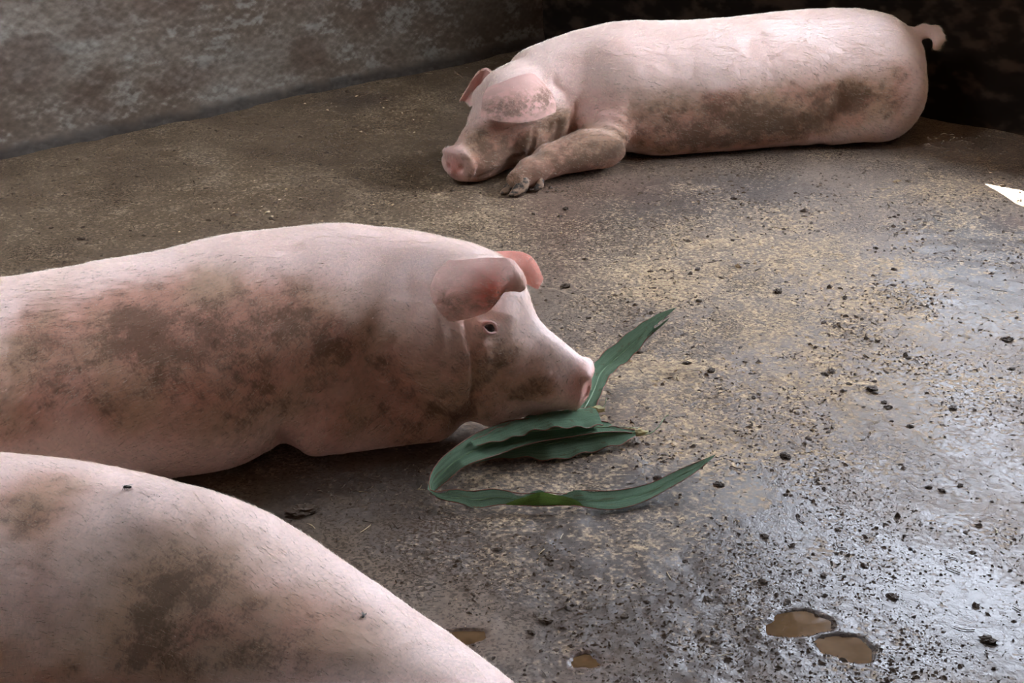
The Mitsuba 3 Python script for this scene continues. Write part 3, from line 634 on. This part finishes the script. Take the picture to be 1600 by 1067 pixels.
# ------------------------------------------------------------------ water in the hollows
scene['m_water'] = {'type': 'principled', 'base_color': mikit.proc(lambda p, n, uv: mix((0.060, 0.031, 0.013), (0.125, 0.073, 0.036), fbm(p.x * 45, p.y * 45, 1.0, 3))), 'roughness': 0.07, 'specular': 0.5}
WATER = ['larger brown puddle in a hollow, upper left of the joined pair on the wet mud', 'smaller round brown puddle at the lower right of the joined pair',
         'tiny brown puddle alone in the wet floor between the front pig and the joined pair', 'flat brown puddle at the edge of the front pig']
for i, q in enumerate(PUD):
    a = np.linspace(0, 2 * np.pi, 72, endpoint=False)
    for it in range(1):
        u, v = np.cos(a), np.sin(a)
        w = 1 + 0.13 * np.sin(2 * np.arctan2(v, u) + q[0] * 40) + 0.10 * np.sin(3 * np.arctan2(v, u) + 1.3 + q[0] * 17) + 0.05 * np.sin(7 * np.arctan2(v, u) + q[1] * 9)
    rings = []
    for k in (0.3, 0.6, 0.9, 1.13):
        lx, ly = u * q[2] * w * k, v * q[3] * w * k
        rings.append(np.column_stack([q[0] + lx * math.cos(q[4]) - ly * math.sin(q[4]), q[1] + lx * math.sin(q[4]) + ly * math.cos(q[4])]))
    R2 = np.array(rings); edge = (R2[-1] - [q[0], q[1]]) * 1.2 + [q[0], q[1]]
    lvl = np.percentile(floor_z(edge[:, 0], edge[:, 1]), 30) - 0.0030
    flat = np.vstack([[[q[0], q[1]]], R2.reshape(-1, 2)])
    z = lvl + 0.0004 * (nfbm(np.column_stack([flat * 60, np.zeros(len(flat))]), 2, 5) - 0.5)
    F = [[0, 1 + j, 1 + (j + 1) % 72] for j in range(72)]
    F += [t for k in range(3) for j in range(72) for t in ((1 + k * 72 + j, 1 + (k + 1) * 72 + j, 1 + (k + 1) * 72 + (j + 1) % 72), (1 + k * 72 + j, 1 + (k + 1) * 72 + (j + 1) % 72, 1 + k * 72 + (j + 1) % 72))]
    top = np.column_stack([flat, z]); bot = top - [0, 0, 0.004]; n = len(top); o = 1 + 3 * 72
    F = np.array(F); side = [t for j in range(72) for t in ((o + j, o + j + n, o + (j + 1) % 72 + n), (o + j, o + (j + 1) % 72 + n, o + (j + 1) % 72))]
    put(numbered('puddle'), (np.vstack([top, bot]), np.vstack([F, F[:, ::-1] + n, side])), 'm_water', smooth=40, label=WATER[i], category='puddle')


# ------------------------------------------------------------------ corn leaves
def leaf_colour(a, b):
    def fn(p, n, uv):
        v = fbm(uv.x * 3, uv.y * 60, 1.0, 2); w = noise(uv.y * 170, uv.x * 1.5, 3.0)
        c = mix(a, b, smoothstep(0.3, 0.7, v * 0.6 + w * 0.4))
        return mix(c, (0.10, 0.075, 0.03), 0.5 * smoothstep(0.70, 0.80, fbm(uv.x * 22, uv.y * 9, 8.0, 3)))
    return fn
scene['m_leaf'] = {'type': 'principledthin', 'base_color': mikit.proc(leaf_colour((0.095, 0.160, 0.098), (0.160, 0.240, 0.160))), 'roughness': 0.36, 'diff_trans': 0.5, 'eta': 1.75}
scene['m_leaf_under'] = {'type': 'principledthin', 'base_color': mikit.proc(leaf_colour((0.085, 0.15, 0.035), (0.14, 0.21, 0.05))), 'roughness': 0.45, 'diff_trans': 0.6, 'eta': 1.4}
scene['m_rib'] = {'type': 'principled', 'base_color': rgb(0.16, 0.25, 0.13), 'roughness': 0.4}
scene['m_rim'] = {'type': 'principled', 'base_color': rgb(0.20, 0.075, 0.045), 'roughness': 0.6}
scene['m_torn'] = {'type': 'principled', 'base_color': mikit.proc(lambda p, n, uv: mix((0.30, 0.20, 0.07), (0.40, 0.42, 0.20), fbm(p.x * 120, p.y * 120, p.z * 120, 2))), 'roughness': 0.7}
scene['m_fibre'] = {'type': 'principled', 'base_color': rgb(0.42, 0.50, 0.34), 'roughness': 0.6}

def strip(A, B, sag, n=90, m=15, seed=1, ripple=0.0):
    """a leaf blade between two edges; sag lowers its middle into a trough"""
    from scipy.interpolate import CubicSpline, PchipInterpolator
    def sp(e):
        e = np.array(e, float); t = np.r_[0, np.cumsum(np.linalg.norm(np.diff(e, axis=0), axis=1))]; t /= t[-1]
        return PchipInterpolator(t, e)(np.linspace(0, 1, n))
    a, b = sp(A), sp(B); v = np.linspace(0, 1, m)[None, :, None]
    P = a[:, None] * (1 - v) + b[:, None] * v
    wdt = np.linalg.norm(a - b, axis=1)[:, None]
    w = np.linspace(0, 1, m)[None]
    P[..., 2] -= sag * wdt * (1 - np.abs(2 * w - 1) ** 1.5)
    u = np.linspace(0, 1, n)[:, None]
    P[..., 2] += ripple * (np.abs(2 * w - 1) ** 2) * np.sin(u * 38 + 3 * w + seed) * (wdt / 0.05).clip(0, 1)
    P[..., 2] += 0.0025 * (nfbm(np.stack([u * 9 + 0 * w, 0 * u + w * 5, 0 * u + 0 * w + seed], -1), 2, seed) - 0.5) * (wdt / 0.05).clip(0, 1)
    uv = np.stack([u + 0 * w, w + 0 * u], -1).reshape(-1, 2)
    return P, grid_faces(n, m), uv
GP = lambda rows: [ground(*r) for r in rows]
def leaf(label, strips, extra=(), rims=True, rib=True):
    key = numbered('corn_leaf'); parts = {}
    for i, (A, B, sag, mat, ripple) in enumerate(strips):
        P, F, uv = strip(GP(A), GP(B), sag, seed=i + 3, ripple=ripple)
        nm = 'blade' if i == 0 else ('curled_edge' if mat == 'm_leaf_under' else f'blade_{i:03d}')
        put(f'{key}__{nm}', (P.reshape(-1, 3), F), mat, smooth=True, uv=uv, label='yellow-green underside turned up' if mat == 'm_leaf_under' else None)
        m = P.shape[1]
        if rims and mat == 'm_leaf' and i == 0:
            put(f'{key}__' + numbered(key + '__edge').split('__')[1], join(tube(P[::3, 0] + [0, 0, .0002], .0011, .0008, 5), tube(P[::3, -1] + [0, 0, .0002], .0011, .0008, 5)), 'm_rim', smooth=True, label='thin reddish-brown leaf edge')
        if rib and mat == 'm_leaf' and i == 0:
            put(f'{key}__midrib', tube(P[::3, m // 2] + [0, 0, .0003], .0013, .0004, 6), 'm_rib', smooth=True, label='pale midrib')
    for nm, mesh, mat, lab in extra: put(f'{key}__{nm}', mesh, mat, smooth=40, label=lab)
    tag(key, label, 'corn leaf')
def torn(px, py, z, r, seed):
    m = trimesh.creation.icosphere(2, 1.0); v = m.vertices * [r * 1.7, r, r * .7]; v = v * (0.6 + 0.9 * nnoise(m.vertices * 2.2 + seed, seed))[:, None]
    return (v + ground(px, py, z), m.faces)

leaf('upright green corn leaf with a split tip standing behind the pig snout', [
    ([(890, 640, .030), (912, 608, .040), (922, 575, .055), (937, 557, .065), (970, 530, .085), (1003, 505, .105), (1018, 497, .118)],
     [(932, 634, .020), (941, 612, .030), (954, 586, .045), (984, 561, .060), (1003, 540, .080), (1014, 526, .098), (1024, 515, .110)], 0.10, 'm_leaf', 0.002),
    ([(1003, 505, .105), (1025, 492, .125), (1040, 486, .138), (1057, 480, .15)], [(1013, 519, .108), (1028, 505, .122), (1044, 492, .136), (1057, 480.5, .15)], 0.05, 'm_leaf', 0.0),
    ([(1010, 524, .100), (1022, 514, .110), (1034, 505, .120), (1046, 496, .128)], [(1014, 528, .096), (1026, 516, .108), (1037, 507, .118), (1046, 496.5, .128)], 0.05, 'm_leaf', 0.0)],
    [('torn_base', torn(932, 640, .015, .009, 3), 'm_torn', 'torn yellowish base'), ('fibre', tube(GP([(940, 640, .014), (945, 632, .022), (948, 620, .035)]), .0013, .0006), 'm_fibre', 'pale torn thread')])
leaf('long green corn leaf folded round in a loop with its tip far right', [
    ([(950, 660, .030), (900, 652, .045), (850, 655, .055), (800, 655, .060), (755, 672, .062), (720, 693, .062), (690, 715, .055), (673, 742, .042), (668, 764, .026), (690, 772, .022), (706, 764, .028), (740, 766, .026), (765, 763, .030), (790, 766, .026), (812, 776, .016), (843, 765, .028), (868, 775, .016), (900, 765, .026), (930, 769, .018), (965, 767, .018), (1005, 758, .020), (1050, 739, .030), (1090, 722, .042), (1118, 710, .052)],
     [(988, 676, .020), (940, 677, .030), (890, 682, .034), (840, 692, .036), (795, 704, .036), (757, 716, .040), (728, 728, .036), (706, 748, .018), (676, 772, .006), (690, 779, .005), (716, 785, .005), (745, 795, .004), (770, 790, .005), (800, 788, .005), (830, 790, .004), (860, 790, .004), (890, 790, .004), (915, 793, .004), (945, 796, .004), (975, 792, .005), (1010, 782, .008), (1052, 760, .020), (1090, 735, .036), (1118, 711, .052)], 0.05, 'm_leaf', 0.002),
    ([(790, 787, .007), (820, 776, .020), (845, 769, .026), (872, 774, .022), (895, 779, .016), (912, 791, .006)], [(792, 789, .005), (820, 789, .006), (845, 789, .006), (870, 789, .006), (895, 790, .005), (913, 792, .005)], -0.06, 'm_leaf_under', 0.0)],
    [('torn_base', torn(1000, 676, .014, .008, 5), 'm_torn', 'torn straw-coloured base'), ('fibre', tube(GP([(1000, 678, .012), (1015, 677, .016), (1028, 668, .026), (1036, 656, .036), (1045, 648, .044)]), .0017, .0008), 'm_fibre', 'pale curled thread')])
leaf('short green corn leaf lying under the fold of the long looped leaf', [
    ([(992, 672, .022), (960, 668, .026), (920, 668, .028), (880, 672, .026), (840, 680, .024), (795, 694, .020), (740, 714, .014)],
     [(994, 681, .012), (970, 694, .010), (930, 704, .006), (890, 714, .005), (860, 719, .005), (825, 715, .005), (742, 724, .006)], -0.08, 'm_leaf', 0.003)],
    [('torn_base', torn(985, 671, .016, .006, 8), 'm_torn', 'torn straw-coloured base'), ('fibre', tube(GP([(930, 665, .02), (965, 667, .022), (1000, 668, .022)]), .0012, .0006), 'm_fibre', 'pale dry thread')])
leaf('pale bluish-green corn leaf on top of the bundle, its end torn off below the snout', [
    ([(922, 636, .030), (890, 639, .034), (850, 645, .038), (815, 655, .050), (780, 668, .062), (735, 690, .064)],
     [(942, 664, .040), (915, 668, .046), (880, 668, .056), (840, 672, .060), (800, 684, .058), (740, 696, .062)], -0.12, 'm_leaf', 0.003)], rib=False)


# ------------------------------------------------------------------ what lies on the floor
from scipy.spatial import cKDTree
feet = cKDTree(np.vstack([p['V'][p['V'][:, 2] < 0.16][:, :2] for p in PIGS.values()]))
def clear(P, r=0.02): return feet.query(P)[0] > r
def seen(n, rs, y0=1.62, y1=6.2):
    """points spread over the floor in view, evenly as the photograph shows it"""
    px, py = rs.uniform(-120, 1720, n), rs.uniform(70, 1190, n)
    d = np.stack([ (px - 800) / FOC, CP + (533.5 - py) / FOC * SP, -SP + (533.5 - py) / FOC * CP], -1)
    P = d[:, :2] * (-HEYE / d[:, 2])[:, None]
    uv = (P - K0) @ np.column_stack([EU, EV])
    return P[(uv[:, 0] > 0.05) & (uv[:, 1] > 0.06)]
def density(P, lst): return sum(w * np.exp(-(((P[:, 0] - cx) / a) ** 2 + ((P[:, 1] - cy) / b) ** 2)) for cx, cy, a, b, w in lst)
scene['m_dung'] = {'type': 'principled', 'base_color': mikit.proc(lambda p, n, uv: mix((0.030, 0.020, 0.013), (0.085, 0.055, 0.034), fbm(p.x * 130, p.y * 130, p.z * 130, 3))), 'roughness': 0.75, 'specular': 0.3}
scene['m_crumb'] = {'type': 'principled', 'base_color': mikit.proc(lambda p, n, uv: mix((0.24, 0.16, 0.09), (0.50, 0.38, 0.24), noise(p.x * 180, p.y * 180, p.z * 180))), 'roughness': 0.8}
scene['m_straw'] = {'type': 'principled', 'base_color': mikit.proc(lambda p, n, uv: mix((0.30, 0.21, 0.11), (0.52, 0.43, 0.28), noise(p.x * 25, p.y * 25, 1.0))), 'roughness': 0.6}
scene['m_stem'] = {'type': 'principled', 'base_color': rgb(0.060, 0.040, 0.026), 'roughness': 0.7}

def crumbs(P, size, rs, flat=0.6):
    n = len(P); o = np.array([[1, 0, 0], [-1, 0, 0], [0, 1, 0], [0, -1, 0], [0, 0, 1], [0, 0, -1.0]])
    f = np.array([[0, 2, 4], [2, 1, 4], [1, 3, 4], [3, 0, 4], [2, 0, 5], [1, 2, 5], [3, 1, 5], [0, 3, 5]])
    v = o[None] * rs.uniform(0.5, 1.3, (n, 6, 1)); a = rs.uniform(0, 2 * np.pi, n); c, s = np.cos(a)[:, None], np.sin(a)[:, None]
    size = size * (1 + 0.28 * np.maximum(P[:, 1] - 2, 0)); el = rs.uniform(0.8, 1.7, (n, 1)); x, y, z = v[..., 0] * el, v[..., 1], v[..., 2] * flat
    sz = (size * np.exp(rs.normal(0, .52, n)))[:, None]
    P3 = np.stack([P[:, :1] + sz * (x * c - y * s), P[:, 1:2] + sz * (x * s + y * c), (floor_z(P[:, 0], P[:, 1]))[:, None] + sz * (z + 0.25)], -1)
    return P3.reshape(-1, 3), (f[None] + 6 * np.arange(n)[:, None, None]).reshape(-1, 3)
rs = np.random.default_rng(41)
P = seen(60000, rs); P = P[clear(P, .012)]
d = np.clip(density(P, BRAN), 0, 1) * (0.15 + 1.6 * np.clip(nfbm(np.column_stack([P * 12, 0 * P[:, 0]]), 2, 3) - 0.35, 0, 1)); P1 = P[rs.random(len(P)) < d * 0.75]
put('feed_crumbs', crumbs(P1, 0.0014, rs), 'm_crumb', label='sandy crumbs of dry feed scattered over the pen floor', category='feed', kind='stuff')
P = seen(170000, rs); P = P[clear(P, .012)]
d = 0.10 + 0.9 * np.clip(nfbm(np.column_stack([P * 5, 0 * P[:, 0]]), 3, 13) - 0.42, 0, 1) * 5; d = d + density(P, px_blobs([(380, 310, 330, 110, .9), (1250, 520, 300, 120, .5), (1150, 640, 250, 100, .5)])) * np.clip(nfbm(np.column_stack([P * 9, 0 * P[:, 0]]), 2, 19) - 0.3, 0, 1)
P2 = P[rs.random(len(P)) < d * 0.55]
put('dung_crumbs', crumbs(P2, 0.00115, rs), 'm_dung', label='fine dark crumbs of dung scattered over the pen floor', category='dirt', kind='stuff')

def region(c, what, many):
    sx = 800 + FOC * c[0] / (c[1] * CP + HEYE * SP)
    sy = 533.5 + FOC * (HEYE * CP - c[1] * SP) / (c[1] * CP + HEYE * SP)
    if sx < 700 and sy < 620: w = 'on brown floor between the left wall and the middle pig'
    elif sy < 330: w = 'on floor close to the pig at the back'
    elif sy < 560: w = 'on sandy floor between the leaves and the back pig'
    elif sy < 800 and sx > 700: w = 'on floor beside or right of the leaves'
    else: w = 'on wet floor around the puddles'
    return what + ' ' + w, many + ' ' + w
# clumps of dung, each a thing of its own
CL = []
for k in range(9):
    m = trimesh.creation.icosphere(3, 1.0); v = m.vertices
    v = v * (0.55 + 0.9 * nnoise(v * 1.9 + 7 * k, k) + 0.55 * (nnoise(v * 3.6, k + 20) - 0.5) + 0.5 * (nnoise(v * 8, k + 40) - 0.5))[:, None] * [1.3, 0.9, 0.45]
    CL.append(mikit.ply((v, m.faces), 'm_dung', smooth=35))
def clump(x, y, r, k, turn, label, group=None, sink=0.15, sz=1.0):
    key = numbered('dung_clump'); z = float(floor_z(x, y))
    scene[key] = {**CL[k % 9], 'to_world': T().translate([float(x), float(y), z + r * 0.55 * sz * (0.8 - sink)]).rotate([0, 0, 1], float(turn)).scale([float(r), float(r), float(r * sz)])}
    tag(key, label, 'dung', group)
BIG = [(1575, 530, .013, 'ragged black dung clump beside the right edge of the floor'), (1362, 607, .014, 'dark dung clump with a crumbly trail to its left, right of the upright leaf'),
       (1112, 576, .010, 'round dark dung clump right of the upright corn leaf'), (1395, 930, .011, 'dark dung clump on the wet floor just above the joined puddles'),
       (1544, 1000, .013, 'broken dung clump in a small hollow right of the joined puddles'), (470, 800, .026, 'large dull dung heap in the shade between the two near pigs'),
       (1090, 420, .009, 'dark dung clump on sandy feed above the upright leaf tip'), (1300, 578, .010, 'long thin dung clump lying on damp floor in mid view'),
       (755 + 545, 578, .006, None), (1124, 755, .010, 'dark dung clump right of the long leaf tip'), (1388, 635, .009, 'dung clump on damp floor below the crumbly trail clump'),
       (1582, 573, .009, 'small black dung clump under the ragged one at the right edge'), (1490, 635, .010, 'dung clump halfway between the crumbly trail clump and the right edge'),
       (1195, 835, .009, 'lone dark dung clump on wet floor above the puddles'), (1193, 905, .008, 'lone dark dung clump just above the larger puddle')]
used = []
for px, py, r, lab in BIG:
    if lab is None: continue
    c = ground(px, py); r *= 0.72; clump(c[0], c[1], r, len(used), 40 * len(used), lab, sz=0.85); used.append(c[:2])
    for j in range(3):
        if r > .0095:
            e = c[:2] + rs.normal(0, r * 1.1, 2)
            clump(e[0], e[1], r * .45, j + len(used), 70 * j, 'small broken bit beside a larger dung clump', 'bits broken off the large dung clumps')
Q = seen(900, rs); Q = Q[clear(Q, .03)]
dd = 0.12 + np.clip(nfbm(np.column_stack([Q * 3, 0 * Q[:, 0]]), 3, 13) - 0.42, 0, 1) * 6; Q = Q[rs.random(len(Q)) < dd][:240]
for i, c in enumerate(Q):
    clump(c[0], c[1], float(np.clip(0.0027 * math.exp(rs.normal(0, .45)), .002, .008)) * (1 + 0.12 * (c[1] - 2)), int(rs.integers(9)), float(rs.uniform(0, 360)), *region(c, 'small dark lump of dung', 'small dung lumps'), sz=1.0)

# straw and stems
Q = seen(700, rs); Q = Q[clear(Q, .04)][:150]
for i, c in enumerate(Q):
    dark = i % 3 != 0; a = rs.uniform(0, 2 * np.pi); ln = rs.uniform(.012, .032) * (1 + .12 * (c[1] - 2)); w = rs.uniform(.0007, .0014); bend = rs.normal(0, .25)
    pts = [c + ln * (t * np.array([math.cos(a), math.sin(a)]) + bend * t * t * np.array([-math.sin(a), math.cos(a)])) for t in (-.5, 0, .5)]
    key = numbered('stem_bit' if dark else 'straw_bit')
    put(key, tube([[q[0], q[1], float(floor_z(q[0], q[1])) + w + .0008] for q in pts], w, w * .6, 5), 'm_stem' if dark else 'm_straw', smooth=True,
        **dict(zip(('label', 'group'), region(c, 'dark stem' if dark else 'pale straw', 'dark stems' if dark else 'pale straws'))), category='stem' if dark else 'straw')

# flies resting on the front pig
scene['m_fly'] = {'type': 'principled', 'base_color': rgb(0.012, 0.011, 0.010), 'roughness': 0.3}
scene['m_wing'] = {'type': 'principledthin', 'base_color': rgb(0.25, 0.23, 0.21), 'roughness': 0.25, 'diff_trans': 0.9}
def on_pig(key, px, py):
    V, N = PIGS[key]['V'], PIGS[key]['N']; d = ray(px, py); d /= np.linalg.norm(d); w = V - [0, 0, HEYE]; s = w @ d
    off = np.linalg.norm(w - s[:, None] * d, axis=1); ok = (N @ d < -0.1); i = np.argmin(np.where(ok, off, 9)); return V[i], N[i]
def fly(p, n, turn, s, label):
    key = numbered('fly'); a = np.cross(n, [0.3, 0.2, 0.9]); a /= np.linalg.norm(a); b = np.cross(n, a); c, si = math.cos(turn), math.sin(turn)
    M = np.column_stack([a * c + b * si, -a * si + b * c, n]); place = lambda v: (np.asarray(v) * s) @ M.T + p
    ico = trimesh.creation.icosphere(2, 1.0)
    body = join(*[(place(ico.vertices * r + o), ico.faces) for o, r in (((-1.5, 0, 1.3), (1.7, .9, .9)), ((0.6, 0, 1.4), (1.1, 1, 1)), ((2.0, 0, 1.3), (.7, .95, .8)))],
                *[(place(v), f) for v, f in (tube([(x, 0.5 * y, 1), (x * 1.3, y * 1.5, 1.2), (x * 1.9, y * 2.2, -.1)], .13, .08, 5) for x in (1.2, .4, -.9) for y in (-1, 1))])
    put(f'{key}__body', body, 'm_fly', smooth=True)
    for i, y in enumerate((-1, 1)):
        u, w = np.meshgrid(np.linspace(0, 1, 8), np.linspace(-1, 1, 6), indexing='ij')
        v = np.stack([0.5 - 4.0 * u, y * (0.5 + 1.3 * u + 0.9 * w * np.sin(np.pi * np.clip(u * .9 + .05, 0, 1))), 2.1 + 0.25 * u + 0 * w], -1).reshape(-1, 3)
        put(f'{key}__wing' + ('' if i == 0 else '_001'), (place(v), grid_faces(8, 6)), 'm_wing', smooth=True)
    tag(key, label, 'fly')
fly(*on_pig('pig_002', 201, 766), 1.0, .0022, 'dark fly sitting high on the back of the front pig')
fly(*on_pig('pig_002', 571, 964), 2.2, .0014, 'tiny dark fly low on the shoulder slope of the front pig')
